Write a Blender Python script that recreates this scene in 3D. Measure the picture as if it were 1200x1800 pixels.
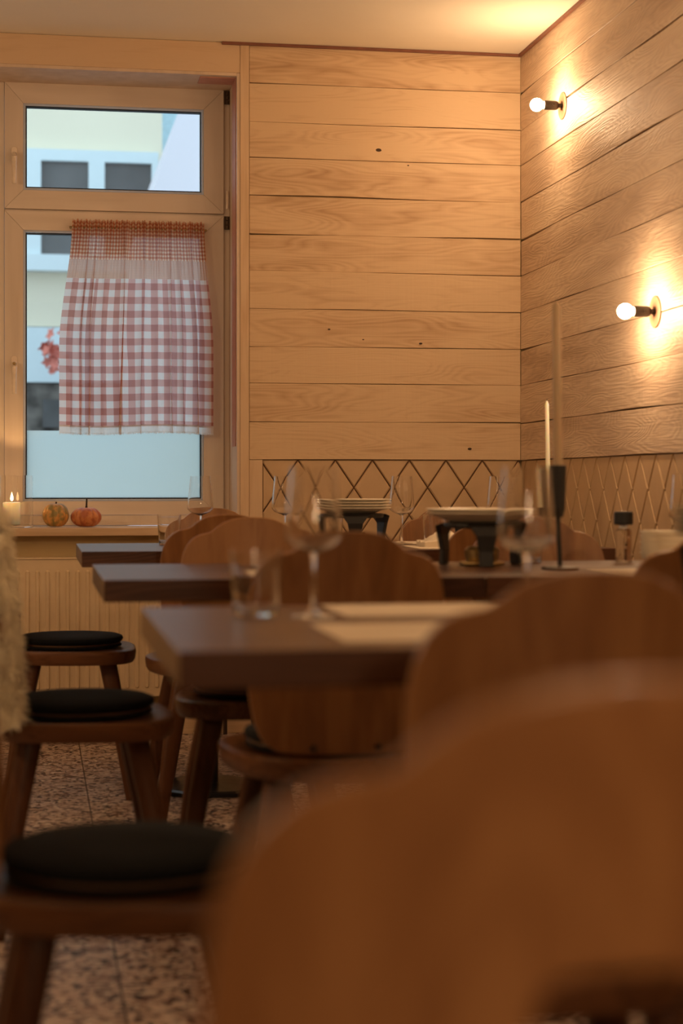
import bpy, bmesh, math, random
from mathutils import Vector, Matrix, noise
random.seed(7)
S = bpy.context.scene
for o in list(bpy.data.objects): bpy.data.objects.remove(o)
COL = S.collection
# ------------------------------------------------------------------ camera
F = 3100.0; HC = 0.945; A = math.radians(9.88); HY = 850.0
cam = bpy.data.cameras.new('camera'); co = bpy.data.objects.new('camera', cam); COL.objects.link(co)
co.location = (0, 0, HC); co.rotation_euler = (math.radians(90), 0, -A)
cam.sensor_fit = 'VERTICAL'; cam.sensor_height = 36; cam.sensor_width = 24; cam.lens = F/1800*36
cam.shift_y = -(900-HY)/1800; cam.clip_start = 0.02; cam.clip_end = 200
cam.dof.use_dof = True; cam.dof.focus_distance = 6.6; cam.dof.aperture_fstop = 2.7
S.camera = co
S.view_settings.view_transform = 'Standard'; S.view_settings.look = 'None'
S.view_settings.gamma = 1; S.view_settings.exposure = 0.78
try: S.cycles.sample_clamp_indirect = 4.0
except Exception: pass
# ------------------------------------------------------------------ world: dusk sky
w = bpy.data.worlds.new('world'); S.world = w; w.use_nodes = True
wb = w.node_tree.nodes['Background']; wb.inputs[0].default_value = (0.72, 0.88, 1.0, 1); wb.inputs[1].default_value = 1.02
WARM = (1.0, 0.65, 0.36)
BULB = 215.0          # radiance of the wall bulbs
def lamp(name, loc, power, radius):
    l = bpy.data.lights.new(name, 'POINT'); l.energy = power; l.color = WARM; l.shadow_soft_size = radius
    o = bpy.data.objects.new(name, l); COL.objects.link(o); o.location = loc; return o
# added warm fill lights out of view, standing in for the room's other lamps
lamp('room_fill', (-1.7, 3.5, 1.7), 24, 0.12)
lamp('chair_fill', (0.42, -0.40, 1.30), 17, 0.12)  # unseen fill added to brighten the foreground chair back
lamp('room_fill', (-1.4, 5.2, 2.0), 7, 0.12)  # added fill for the window frame and the left of the ceiling
lamp('room_fill', (-1.9, 0.9, 1.95), 5, 0.12)

def ray(px, py=HY):
    u = (px-600)/F; v = (HY-py)/F
    return (math.sin(A)+u*math.cos(A), math.cos(A)-u*math.sin(A), v)
def at(px, py, Y):
    r = ray(px, py); t = Y/r[1]
    return Vector((r[0]*t, Y, HC+r[2]*t))
def atX(px, py, X):
    r = ray(px, py); t = X/r[0]
    return Vector((X, r[1]*t, HC+r[2]*t))
# ------------------------------------------------------------------ materials
def mat(name):
    m = bpy.data.materials.new(name); m.use_nodes = True
    nt = m.node_tree; b = nt.nodes['Principled BSDF']
    return m, nt, b
def N(nt, t, **k):
    n = nt.nodes.new(t)
    for a, v in k.items(): setattr(n, a, v)
    return n
def plain(name, c, rough=0.5, metal=0.0, noise_amt=0.12, nscale=30, bump=0.0, sheen=0, spec=0.5):
    m, nt, b = mat(name)
    tc = N(nt, 'ShaderNodeTexCoord'); nz = N(nt, 'ShaderNodeTexNoise'); nz.inputs['Scale'].default_value = nscale
    nz.inputs['Detail'].default_value = 4
    nt.links.new(tc.outputs['Object'], nz.inputs['Vector'])
    cr = N(nt, 'ShaderNodeValToRGB')
    lo = tuple(x*(1-noise_amt) for x in c); hi = tuple(min(1, x*(1+noise_amt)) for x in c)
    cr.color_ramp.elements[0].position = .3; cr.color_ramp.elements[1].position = .7
    cr.color_ramp.elements[0].color = (*lo, 1); cr.color_ramp.elements[1].color = (*hi, 1)
    nt.links.new(nz.outputs['Fac'], cr.inputs['Fac']); nt.links.new(cr.outputs['Color'], b.inputs['Base Color'])
    b.inputs['Roughness'].default_value = rough; b.inputs['Metallic'].default_value = metal
    b.inputs['Specular IOR Level'].default_value = spec
    if sheen: b.inputs['Sheen Weight'].default_value = sheen
    if bump:
        bp = N(nt, 'ShaderNodeBump'); bp.inputs['Strength'].default_value = bump; bp.inputs['Distance'].default_value = .002
        nt.links.new(nz.outputs['Fac'], bp.inputs['Height']); nt.links.new(bp.outputs['Normal'], b.inputs['Normal'])
    return m
def wood(name, dark, mid, light, axis='X', rough=0.5, bump=0.25, ring=1.0, island=False, saw=0.0, stretch=9.0, scale=1.0, coat=0.0, contrast=1.0, knots=False):
    """plank wood: flowing cathedral grain, fine fibres, tone shifts"""
    m, nt, b = mat(name); L = nt.links
    tc = N(nt, 'ShaderNodeTexCoord')
    vec = tc.outputs['Object']
    if island:
        gi = N(nt, 'ShaderNodeNewGeometry'); rnd = gi.outputs['Random Per Island']
    else:
        oi = N(nt, 'ShaderNodeObjectInfo'); rnd = oi.outputs['Random']
    sc = N(nt, 'ShaderNodeVectorMath', operation='SCALE'); sc.inputs[0].default_value = (37, 23, 51)
    L.new(rnd, sc.inputs['Scale'])
    ad = N(nt, 'ShaderNodeVectorMath', operation='ADD'); L.new(vec, ad.inputs[0]); L.new(sc.outputs[0], ad.inputs[1])
    mp = N(nt, 'ShaderNodeMapping'); s = [scale*stretch]*3; s['XYZ'.index(axis)] = scale*1.0
    mp.inputs['Scale'].default_value = s; L.new(ad.outputs[0], mp.inputs['Vector'])
    n1 = N(nt, 'ShaderNodeTexNoise'); n1.inputs['Scale'].default_value = 1.5; n1.inputs['Detail'].default_value = 1.5
    L.new(mp.outputs[0], n1.inputs['Vector'])
    mu = N(nt, 'ShaderNodeMath', operation='MULTIPLY'); mu.inputs[1].default_value = 11*ring; L.new(n1.outputs['Fac'], mu.inputs[0])
    fr = N(nt, 'ShaderNodeMath', operation='PINGPONG'); fr.inputs[1].default_value = 0.5; L.new(mu.outputs[0], fr.inputs[0])
    s2 = [scale*170]*3; s2['XYZ'.index(axis)] = scale*7
    mp2 = N(nt, 'ShaderNodeMapping'); mp2.inputs['Scale'].default_value = s2; L.new(ad.outputs[0], mp2.inputs['Vector'])
    n2 = N(nt, 'ShaderNodeTexNoise'); n2.inputs['Scale'].default_value = 1; n2.inputs['Detail'].default_value = 3; L.new(mp2.outputs[0], n2.inputs['Vector'])
    n3 = N(nt, 'ShaderNodeTexNoise'); n3.inputs['Scale'].default_value = 2.2; n3.inputs['Detail'].default_value = 2; L.new(mp.outputs[0], n3.inputs['Vector'])
    # combine
    a1 = N(nt, 'ShaderNodeMath', operation='MULTIPLY_ADD'); a1.inputs[1].default_value = 0.42*contrast; L.new(fr.outputs[0], a1.inputs[0]); L.new(n3.outputs['Fac'], a1.inputs[2])
    a2 = N(nt, 'ShaderNodeMath', operation='MULTIPLY_ADD'); a2.inputs[1].default_value = 0.35*contrast; L.new(n2.outputs['Fac'], a2.inputs[0]); L.new(a1.outputs[0], a2.inputs[2])
    a3 = N(nt, 'ShaderNodeMath', operation='MULTIPLY_ADD'); a3.inputs[1].default_value = 0.30; L.new(rnd, a3.inputs[0]); L.new(a2.outputs[0], a3.inputs[2])
    cr = N(nt, 'ShaderNodeValToRGB'); e = cr.color_ramp.elements
    e[0].position = 0.5; e[0].color = (*dark, 1); e[1].position = 1.12; e[1].color = (*light, 1)
    e[1].position = 1.0; k = e.new(0.78); k.color = (*mid, 1)
    L.new(a3.outputs[0], cr.inputs['Fac'])
    L.new(cr.outputs['Color'], b.inputs['Base Color'])
    b.inputs['Roughness'].default_value = rough
    if 'leg' in name or 'walnut' in name or 'seat' in name: b.inputs['Specular IOR Level'].default_value = .28
    if coat: b.inputs['Coat Weight'].default_value = coat; b.inputs['Coat Roughness'].default_value = .25
    h = N(nt, 'ShaderNodeMath', operation='MULTIPLY_ADD'); h.inputs[1].default_value = 0.6; L.new(fr.outputs[0], h.inputs[0]); L.new(n2.outputs['Fac'], h.inputs[2])
    hh = h.outputs[0]
    if saw:
        s3 = [0.3]*3; s3['XYZ'.index(axis)] = 60
        mp3 = N(nt, 'ShaderNodeMapping'); mp3.inputs['Scale'].default_value = s3; L.new(ad.outputs[0], mp3.inputs['Vector'])
        n4 = N(nt, 'ShaderNodeTexNoise'); n4.inputs['Scale'].default_value = 1.5; n4.inputs['Detail'].default_value = 4; L.new(mp3.outputs[0], n4.inputs['Vector'])
        h2 = N(nt, 'ShaderNodeMath', operation='MULTIPLY_ADD'); h2.inputs[1].default_value = saw; L.new(n4.outputs['Fac'], h2.inputs[0]); L.new(hh, h2.inputs[2]); hh = h2.outputs[0]
    bp = N(nt, 'ShaderNodeBump'); bp.inputs['Strength'].default_value = bump; bp.inputs['Distance'].default_value = .003
    L.new(hh, bp.inputs['Height']); L.new(bp.outputs['Normal'], b.inputs['Normal'])
    return m
def glass_mat(name, c=(1, 1, 1), rough=0.0):
    m, nt, b = mat(name); b.inputs['Base Color'].default_value = (*c, 1); b.inputs['Transmission Weight'].default_value = 1
    b.inputs['Roughness'].default_value = rough; b.inputs['IOR'].default_value = 1.47; return m
def emit(name, c, s):
    m, nt, b = mat(name); b.inputs['Base Color'].default_value = (*c, 1); b.inputs['Emission Color'].default_value = (*c, 1)
    b.inputs['Emission Strength'].default_value = s; return m

M = {}
M['panel_back'] = wood('panel_wood_smooth', (.40,.25,.135), (.57,.39,.235), (.66,.48,.30), 'X', .62, .22, 1.6, island=True, saw=.6, contrast=1.0, stretch=7)
M['panel_right'] = wood('panel_wood_rough', (.50,.36,.25), (.66,.50,.36), (.76,.60,.44), 'Y', .55, .55, 2.6, island=True, saw=.5, contrast=.65, stretch=6)
M['trim_wood'] = wood('trim_wood', (.50,.33,.19), (.60,.42,.26), (.66,.48,.31), 'X', .55, .15, .6)
M['trim_wood_v'] = wood('trim_wood_vertical', (.52,.35,.20), (.61,.43,.27), (.67,.49,.32), 'Z', .55, .15, .6)
M['sash_h'] = wood('sash_wood_horizontal', (.64,.54,.45), (.69,.59,.50), (.73,.63,.54), 'X', .42, .06, .35, contrast=.5)
M['sash_v'] = wood('sash_wood_vertical', (.64,.54,.45), (.69,.59,.50), (.73,.63,.54), 'Z', .42, .06, .35, contrast=.5)
M['reveal'] = wood('reveal_wood', (.60,.46,.34), (.66,.52,.40), (.70,.56,.44), 'Z', .5, .06, .3, contrast=.5)
M['red_strip'] = plain('red_brown_strip', (.20,.075,.045), .5)
M['table_top'] = wood('table_walnut', (.026,.009,.0045), (.052,.019,.009), (.09,.036,.017), 'X', .36, .10, 1.1, coat=.2)
M['table_end'] = wood('table_end_grain', (.10,.055,.022), (.145,.082,.035), (.20,.12,.055), 'Y', .5, .2, 1.4, scale=3)
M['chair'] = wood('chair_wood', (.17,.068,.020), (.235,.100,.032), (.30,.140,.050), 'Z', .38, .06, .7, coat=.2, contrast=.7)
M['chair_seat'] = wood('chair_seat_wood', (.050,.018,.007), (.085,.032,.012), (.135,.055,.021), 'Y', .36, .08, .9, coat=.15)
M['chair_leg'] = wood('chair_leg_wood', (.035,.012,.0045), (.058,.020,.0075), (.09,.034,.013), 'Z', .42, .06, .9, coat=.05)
M['felt'] = plain('black_felt', (.008,.009,.011), .95, noise_amt=.4, nscale=300, bump=.4, sheen=.03, spec=.15)
M['lit_seat'] = plain('lit_seat_brown', (.14,.07,.03), .5)  # stands for the lit seat top showing below the cushion
m = bpy.data.materials.new('milky_seal'); m.use_nodes = True; nt = m.node_tree; nt.nodes.clear()
_o = N(nt, 'ShaderNodeOutputMaterial'); _t = N(nt, 'ShaderNodeBsdfTranslucent'); _t.inputs[0].default_value = (.95,.95,.95,1)
_d = N(nt, 'ShaderNodeBsdfDiffuse'); _d.inputs[0].default_value = (.9,.9,.9,1); _x = N(nt, 'ShaderNodeMixShader'); _x.inputs[0].default_value = .3
nt.links.new(_t.outputs[0], _x.inputs[1]); nt.links.new(_d.outputs[0], _x.inputs[2]); nt.links.new(_x.outputs[0], _o.inputs[0]); M['seal'] = m
M['black'] = plain('black_iron', (.012,.011,.011), .42, .0, bump=.1, nscale=120)
M['blackmetal'] = plain('black_powder_coat', (.02,.02,.022), .3, .3)
M['socket'] = plain('bronze_socket', (.045,.035,.028), .35, .6)
M['disc'] = plain('brown_disc', (.30,.17,.10), .6, 0)  # darkened to carry the socket's shade on the disc
M['ceil'] = plain('ceiling_paint', (.86,.80,.68), .9, noise_amt=.02, nscale=3)
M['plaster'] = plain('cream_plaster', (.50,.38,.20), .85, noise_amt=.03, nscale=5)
M['radiator'] = plain('radiator_enamel', (.70,.55,.36), .4, noise_amt=.02)
M['tile'] = plain('lozenge_tile_glaze', (.55,.38,.22), .42, noise_amt=.06, nscale=12, bump=.04)
M['grout'] = plain('dark_grout', (.16,.09,.05), .9)
M['paper'] = plain('cream_paper', (.72,.62,.48), .8, noise_amt=.03, bump=.05, nscale=200)
M['china'] = plain('cream_china', (.80,.73,.60), .28, noise_amt=.03)
M['china2'] = plain('olive_stoneware', (.30,.25,.14), .35, noise_amt=.08)
M['brass'] = plain('aged_brass', (.35,.24,.10), .35, .8)
M['wax'] = None
m, nt, b = mat('candle_wax'); b.inputs['Base Color'].default_value = (.88,.80,.68,1); b.inputs['Subsurface Weight'].default_value = 1.0
b.inputs['Subsurface Radius'].default_value = (.03,.015,.006); b.inputs['Subsurface Scale'].default_value = 1; b.inputs['Roughness'].default_value = .45; M['wax'] = m
M['glass'] = glass_mat('clear_glass')
M['bulb'] = emit('lit_bulb', WARM, BULB)
M['flame'] = emit('candle_flame', (1, .56, .22), 900)
m, nt, b = mat('dull_wax'); b.inputs['Base Color'].default_value = (.46,.34,.21,1); b.inputs['Roughness'].default_value = .5; b.inputs['Subsurface Weight'].default_value = .15; b.inputs['Subsurface Scale'].default_value = .02; M['wax2'] = m
M['pink'] = plain('reddish_reveal_strip', (.52,.24,.17), .5)
M['gasket'] = plain('black_gasket', (.008,.01,.016), .5)
M['spacer'] = plain('white_glazing_bead', (.88,.90,.92), .35)
M['hinge'] = plain('hinge_metal', (.10,.07,.05), .35, .8)
M['handle'] = plain('beige_handle', (.78,.66,.54), .25)
M['dark_pane'] = plain('dark_window_glass', (.085,.085,.085), .25, nscale=1.2, noise_amt=.6)
M['facade'] = plain('pale_yellow_render', (.86,.78,.60), .9, noise_amt=.03, nscale=1)
M['white_frame'] = plain('white_outdoor_frame', (.72,.82,.84), .6, noise_amt=.02)
M['white_wall'] = plain('pale_lilac_wall', (.78,.74,.80), .9, noise_amt=.02, nscale=1)
M['sky_blue_pane'] = plain('pale_blue_glass', (.50,.72,.82), .2)
M['flower'] = plain('red_petals', (.72,.22,.16), .6)
M['pave'] = plain('street_paving', (.25,.25,.25), .9)
# facade masonry
M['stone'] = plain('dark_stone_base', (.17,.15,.13), .9, noise_amt=.75, nscale=5)
# window pane: clear sheet
def pane_mat(name, gl=.07):
    m = bpy.data.materials.new(name); m.use_nodes = True; nt = m.node_tree; nt.nodes.clear()
    o = N(nt, 'ShaderNodeOutputMaterial'); t = N(nt, 'ShaderNodeBsdfTransparent'); t.inputs[0].default_value = (.93,.97,.98,1)
    g = N(nt, 'ShaderNodeBsdfGlossy'); g.inputs['Roughness'].default_value = .01; mx = N(nt, 'ShaderNodeMixShader'); mx.inputs[0].default_value = gl
    nt.links.new(t.outputs[0], mx.inputs[1]); nt.links.new(g.outputs[0], mx.inputs[2]); nt.links.new(mx.outputs[0], o.inputs[0]); return m
M['pane'] = pane_mat('window_pane', .035)
m = bpy.data.materials.new('frosted_film'); m.use_nodes = True; nt = m.node_tree; nt.nodes.clear()
o_ = N(nt, 'ShaderNodeOutputMaterial'); t_ = N(nt, 'ShaderNodeBsdfTranslucent'); t_.inputs[0].default_value = (.82,.91,.91,1)
d_ = N(nt, 'ShaderNodeBsdfDiffuse'); d_.inputs[0].default_value = (.45,.5,.5,1); mx_ = N(nt, 'ShaderNodeMixShader'); mx_.inputs[0].default_value = .10
nt.links.new(t_.outputs[0], mx_.inputs[1]); nt.links.new(d_.outputs[0], mx_.inputs[2]); nt.links.new(mx_.outputs[0], o_.inputs[0]); M['frost'] = m
# terrazzo floor
m, nt, b = mat('terrazzo_floor'); L = nt.links
tc = N(nt, 'ShaderNodeTexCoord')
v1 = N(nt, 'ShaderNodeTexVoronoi'); v1.inputs['Scale'].default_value = 84; v1.inputs['Randomness'].default_value = 1
nz = N(nt, 'ShaderNodeTexNoise'); nz.inputs['Scale'].default_value = 40; nz.inputs['Detail'].default_value = 3
mxv = N(nt, 'ShaderNodeMixRGB'); mxv.inputs[0].default_value = .02; L.new(tc.outputs['Object'], mxv.inputs[1]); L.new(nz.outputs['Color'], mxv.inputs[2]); L.new(tc.outputs['Object'], nz.inputs['Vector'])
L.new(mxv.outputs[0], v1.inputs['Vector'])
sx = N(nt, 'ShaderNodeSeparateXYZ'); L.new(v1.outputs['Color'], sx.inputs[0])
cr = N(nt, 'ShaderNodeValToRGB'); cr.color_ramp.interpolation = 'CONSTANT'; e = cr.color_ramp.elements
e[0].position = 0; e[0].color = (.04,.025,.022,1); e[1].position = .20; e[1].color = (.44,.33,.28,1)
for p, c in ((.33,(.25,.165,.13,1)), (.46,(.52,.40,.34,1)), (.66,(.42,.32,.27,1)), (.82,(.62,.53,.46,1)), (.92,(.13,.06,.045,1))):
    k = e.new(p); k.color = c
L.new(sx.outputs[0], cr.inputs['Fac'])
br = N(nt, 'ShaderNodeTexBrick'); br.offset = .5; br.inputs['Scale'].default_value = 1; br.inputs['Brick Width'].default_value = .6; br.inputs['Row Height'].default_value = .6
br.inputs['Mortar Size'].default_value = .0022; br.inputs['Color1'].default_value = (1,1,1,1); br.inputs['Color2'].default_value = (.93,.93,.93,1); br.inputs['Mortar'].default_value = (.12,.1,.09,1)
mpb = N(nt, 'ShaderNodeMapping'); mpb.inputs['Rotation'].default_value = (0,0,math.radians(90)); mpb.inputs['Location'].default_value = (.0,-.16,0)
L.new(tc.outputs['Object'], mpb.inputs[0]); L.new(mpb.outputs[0], br.inputs['Vector'])
ml = N(nt, 'ShaderNodeMixRGB', blend_type='MULTIPLY'); ml.inputs[0].default_value = 1; L.new(cr.outputs[0], ml.inputs[1]); L.new(br.outputs['Color'], ml.inputs[2])
L.new(ml.outputs[0], b.inputs['Base Color']); b.inputs['Roughness'].default_value = .42; M['floor'] = m
# gingham cloth; p = check period, UV in metres
def gingham(name, p, white, red, deep):
    m = bpy.data.materials.new(name); m.use_nodes = True; nt = m.node_tree; nt.nodes.clear(); L = nt.links
    uv = N(nt, 'ShaderNodeUVMap'); sp = N(nt, 'ShaderNodeSeparateXYZ'); L.new(uv.outputs[0], sp.inputs[0])
    outs = []
    for i in (0, 1):
        dv = N(nt, 'ShaderNodeMath', operation='DIVIDE'); dv.inputs[1].default_value = p; L.new(sp.outputs[i], dv.inputs[0])
        f = N(nt, 'ShaderNodeMath', operation='FRACT'); L.new(dv.outputs[0], f.inputs[0])
        g = N(nt, 'ShaderNodeMath', operation='GREATER_THAN'); g.inputs[1].default_value = .5; L.new(f.outputs[0], g.inputs[0]); outs.append(g)
    s = N(nt, 'ShaderNodeMath', operation='ADD'); L.new(outs[0].outputs[0], s.inputs[0]); L.new(outs[1].outputs[0], s.inputs[1])
    h = N(nt, 'ShaderNodeMath', operation='MULTIPLY'); h.inputs[1].default_value = .5; L.new(s.outputs[0], h.inputs[0])
    cr = N(nt, 'ShaderNodeValToRGB'); e = cr.color_ramp.elements; e[0].color = (*white,1); e[0].position = .1; e[1].color = (*deep,1); e[1].position = .9; k = e.new(.5); k.color = (*red,1)
    L.new(h.outputs[0], cr.inputs[0])
    d = N(nt, 'ShaderNodeBsdfDiffuse'); t = N(nt, 'ShaderNodeBsdfTranslucent'); mx = N(nt, 'ShaderNodeMixShader'); mx.inputs[0].default_value = .62
    L.new(cr.outputs[0], d.inputs[0]); L.new(cr.outputs[0], t.inputs[0]); L.new(d.outputs[0], mx.inputs[1]); L.new(t.outputs[0], mx.inputs[2])
    tr = N(nt, 'ShaderNodeBsdfTransparent'); m2 = N(nt, 'ShaderNodeMixShader'); m2.inputs[0].default_value = .07
    L.new(mx.outputs[0], m2.inputs[1]); L.new(tr.outputs[0], m2.inputs[2])
    o = N(nt, 'ShaderNodeOutputMaterial'); L.new(m2.outputs[0], o.inputs[0]); return m
M['gingham'] = gingham('large_red_gingham', .0535, (.84,.82,.82), (.68,.42,.39), (.48,.20,.17))
M['gingham_small'] = gingham('small_red_gingham', .0145, (.84,.68,.54), (.68,.34,.20), (.50,.16,.08))  # orange cast carries the warm room light falling on the heading
M['lace'] = gingham('white_lace', .004, (.88,.86,.85), (.80,.78,.76), (.7,.66,.64))
M['band'] = gingham('hem_shade_band', .006, (.76,.58,.48), (.70,.48,.38), (.60,.38,.30))  # pink-beige tone carries the shade of the doubled hem
M['fleece'] = plain('cream_fleece', (.90,.80,.62), .95, noise_amt=.15, nscale=40, sheen=.4)
# ------------------------------------------------------------------ mesh helpers
def obj(name, bm, m, parent=None, smooth=False, bevel=0, seg=2, autosm=True):
    bmesh.ops.recalc_face_normals(bm, faces=bm.faces[:])
    me = bpy.data.meshes.new(name); bm.to_mesh(me); bm.free()
    o = bpy.data.objects.new(name, me); COL.objects.link(o)
    if m is not None:
        for mm in (m if isinstance(m, (list, tuple)) else [m]): me.materials.append(mm)
    if parent is not None: o.parent = parent
    if smooth:
        me.polygons.foreach_set('use_smooth', [True]*len(me.polygons)); me.set_sharp_from_angle(angle=math.radians(42))
    if bevel:
        md = o.modifiers.new('bevel', 'BEVEL'); md.width = bevel; md.segments = seg; md.limit_method = 'ANGLE'; md.angle_limit = math.radians(40)
        if smooth: md.harden_normals = False
    return o
def empty(name, loc, rz=0): 
    o = bpy.data.objects.new(name, None); COL.objects.link(o); o.empty_display_size = .05
    o.location = loc; o.rotation_euler = (0, 0, rz); return o
def tag(o, label=None, cat=None, group=None, kind=None):
    if label: o['label'] = label
    if cat: o['category'] = cat
    if group: o['group'] = group
    if kind: o['kind'] = kind
    return o
def struct(name, bm, m, parent=None, **k):
    o = obj(name, bm, m, parent, **k)
    if parent is None: o['kind'] = 'structure'
    return o
def box(bm, x0, x1, y0, y1, z0, z1, mi=0):
    vs = [bm.verts.new(p) for p in ((x0,y0,z0),(x1,y0,z0),(x1,y1,z0),(x0,y1,z0),(x0,y0,z1),(x1,y0,z1),(x1,y1,z1),(x0,y1,z1))]
    for f in ((0,3,2,1),(4,5,6,7),(0,1,5,4),(1,2,6,5),(2,3,7,6),(3,0,4,7)):
        fc = bm.faces.new([vs[i] for i in f]); fc.material_index = mi
    return vs
def B(*a):
    bm = bmesh.new(); box(bm, *a); return bm
def prism(bm, pts, fn):
    """pts: 2D polygon; fn(p, 0|1) -> 3D point on near/far side"""
    a = [bm.verts.new(fn(p, 0)) for p in pts]; b_ = [bm.verts.new(fn(p, 1)) for p in pts]
    bm.faces.new(a); bm.faces.new(b_[::-1]); n = len(pts)
    for i in range(n): bm.faces.new([a[i], b_[i], b_[(i+1)%n], a[(i+1)%n]])
def lathe(bm, prof, n=32, c=(0,0,0), axis='Z', closed=False):
    rings = []
    for r, z in prof:
        if r < 1e-6:
            rings.append([bm.verts.new(tr((0,0,z), axis, c))])
        else:
            rings.append([bm.verts.new(tr((r*math.cos(2*math.pi*i/n), r*math.sin(2*math.pi*i/n), z), axis, c)) for i in range(n)])
    prs = list(zip(rings, rings[1:]))
    if closed: prs.append((rings[-1], rings[0]))
    for a, b_ in prs:
        if len(a) == 1 and len(b_) == 1: continue
        for i in range(n):
            j = (i+1) % n
            if len(a) == 1: bm.faces.new([a[0], b_[i], b_[j]])
            elif len(b_) == 1: bm.faces.new([a[i], b_[0], a[j]])
            else: bm.faces.new([a[i], b_[i], b_[j], a[j]])
def tr(p, axis, c):
    x, y, z = p
    if axis == 'X': x, y, z = z, x, y
    elif axis == '-X': x, y, z = -z, x, y
    return (x+c[0], y+c[1], z+c[2])
def tube(bm, pts, rad, n=10, sq=None):
    """tapered tube through pts; sq=(exponent) makes rounded-square section"""
    rings = []
    for i, p in enumerate(pts):
        p = Vector(p); a = Vector(pts[max(0, i-1)]); b_ = Vector(pts[min(len(pts)-1, i+1)])
        d = (b_-a).normalized(); ref = Vector((0, 1, 0)) if abs(d.y) < .9 else Vector((1, 0, 0))
        s = d.cross(ref).normalized(); t = s.cross(d)
        r = rad[i] if isinstance(rad, (list, tuple)) else rad
        ring = []
        for k in range(n):
            th = 2*math.pi*k/n; cx, sx_ = math.cos(th), math.sin(th)
            if sq: cx = math.copysign(abs(cx)**sq, cx); sx_ = math.copysign(abs(sx_)**sq, sx_)
            ring.append(bm.verts.new(p+(s*cx+t*sx_)*r))
        rings.append(ring)
    for a, b_ in zip(rings, rings[1:]):
        for k in range(n): bm.faces.new([a[k], a[(k+1)%n], b_[(k+1)%n], b_[k]])
    bm.faces.new(rings[0]); bm.faces.new(rings[-1][::-1])
def dup(root, loc, rz=None):
    r = root.copy(); COL.objects.link(r); r.location = loc
    if rz is not None: r.rotation_euler = (0, 0, rz)
    for ch in list(root.children):
        c = ch.copy(); COL.objects.link(c); c.parent = r
        for g in list(ch.children):
            d = g.copy(); COL.objects.link(d); d.parent = c
    return r
# ------------------------------------------------------------------ room
WY = 6.65                                   # face of the panelled window wall
corner = at(915, 98, WY); RX = corner.x; CZ = corner.z + .004
TILE_Z = at(915, 809, WY).z                 # lower edge of the boards
LX, BY = -3.0, -2.6
WXR = at(422, 500, WY).x                    # right jamb of the window recess
WXL = -1.02
OTOP = at(420, 128, WY).z
SILL = .781
FY = 6.90                                   # face of the sashes
struct('floor', B(LX-.1, RX+.1, BY-.1, 7.25, -.1, 0), M['floor'])
struct('ceiling', B(LX-.1, RX+.1, BY-.1, 7.25, CZ, CZ+.12), M['ceil'])
bm = bmesh.new(); T = WY+.022
box(bm, LX-.1, WXL, T, 7.2, 0, CZ); box(bm, WXR, RX+.1, T, 7.2, 0, CZ)
box(bm, WXL, WXR, T, 7.2, OTOP, CZ); box(bm, WXL, WXR, T, 7.2, 0, SILL-.031)
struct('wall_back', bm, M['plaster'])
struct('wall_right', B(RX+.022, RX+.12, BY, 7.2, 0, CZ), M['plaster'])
struct('wall_left', B(LX-.1, LX, BY, 7.2, 0, CZ), plain('brown_plaster', (.28,.19,.11), .85, noise_amt=.05, nscale=5))  # unseen wall, colour kept dark to cut stray light
struct('wall_front', B(LX, RX, BY-.1, BY, 0, CZ), plain('dark_brown_plaster', (.09,.055,.03), .85, noise_amt=.05, nscale=5))  # unseen wall behind the camera, darkened to lower the fill
# board linings
ylines = [98, 164, 230, 291.5, 356.5, 422, 485, 550, 615, 678, 744, 809]
zl = [at(915, y, WY).z for y in ylines]
PX0 = at(438, 400, WY).x
bm = bmesh.new()
def board(bm, a0, a1, z0, z1, face, seed, gap, horiz=True):
    """one board with slightly wavy edges; face = front plane, thickness .018"""
    n = 24; rnd = random.Random(seed)
    o1, o2 = rnd.uniform(0, 50), rnd.uniform(0, 50)
    off = rnd.uniform(-.0012, .0012)
    fr, bk = [], []
    for i in range(n+1):
        t = i/n; a = a0+(a1-a0)*t
        g0 = gap*max(0, .18+1.7*noise.noise((a*1.4+o1, 0, 0))); g1 = gap*max(0, .18+1.7*noise.noise((a*1.4+o2, 5, 0)))
        fr.append((a, z0+g0, z1-g1))
    def P(a, z, dpt):
        return (a, WY+off+dpt, z) if horiz else (RX+off+dpt, a, z)
    ch = .0014
    rows = []
    for a, zb, zt in fr:
        rows.append([bm.verts.new(P(a, zb, .018)), bm.verts.new(P(a, zb, ch)), bm.verts.new(P(a, zb+ch, 0)), bm.verts.new(P(a, zt-ch, 0)), bm.verts.new(P(a, zt, ch)), bm.verts.new(P(a, zt, .018))])
    for r0, r1 in zip(rows, rows[1:]):
        for k in range(5): bm.faces.new([r0[k], r1[k], r1[k+1], r0[k+1]])
    bm.faces.new(rows[0]); bm.faces.new(rows[-1][::-1])
for i in range(len(zl)-1):
    board(bm, PX0+.001, RX-.0015, zl[i+1], zl[i], 0, 100+i, .0042)
struct('wall_back_boards', bm, M['panel_back']); bpy.data.objects['wall_back_boards'].parent = bpy.data.objects['wall_back']; del bpy.data.objects['wall_back_boards']['kind']
bpy.data.objects['wall_back_boards'].name = 'board_lining'
bm = bmesh.new()
for i in range(len(zl)-1):
    cuts = [WY+.0]; y = WY-random.Random(i*3).uniform(2.3, 3.4)
    while y > BY: cuts.append(y); y -= random.Random(i*5+len(cuts)).uniform(2.2, 3.2)
    cuts.append(BY)
    for k in range(len(cuts)-1):
        board(bm, cuts[k+1]+.0008, cuts[k]-.0008, zl[i+1]-.0004, zl[i]-.0004, 0, 300+i*9+k, .0056, False)
obj('board_lining', bm, M['panel_right'], bpy.data.objects['wall_right'])
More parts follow.
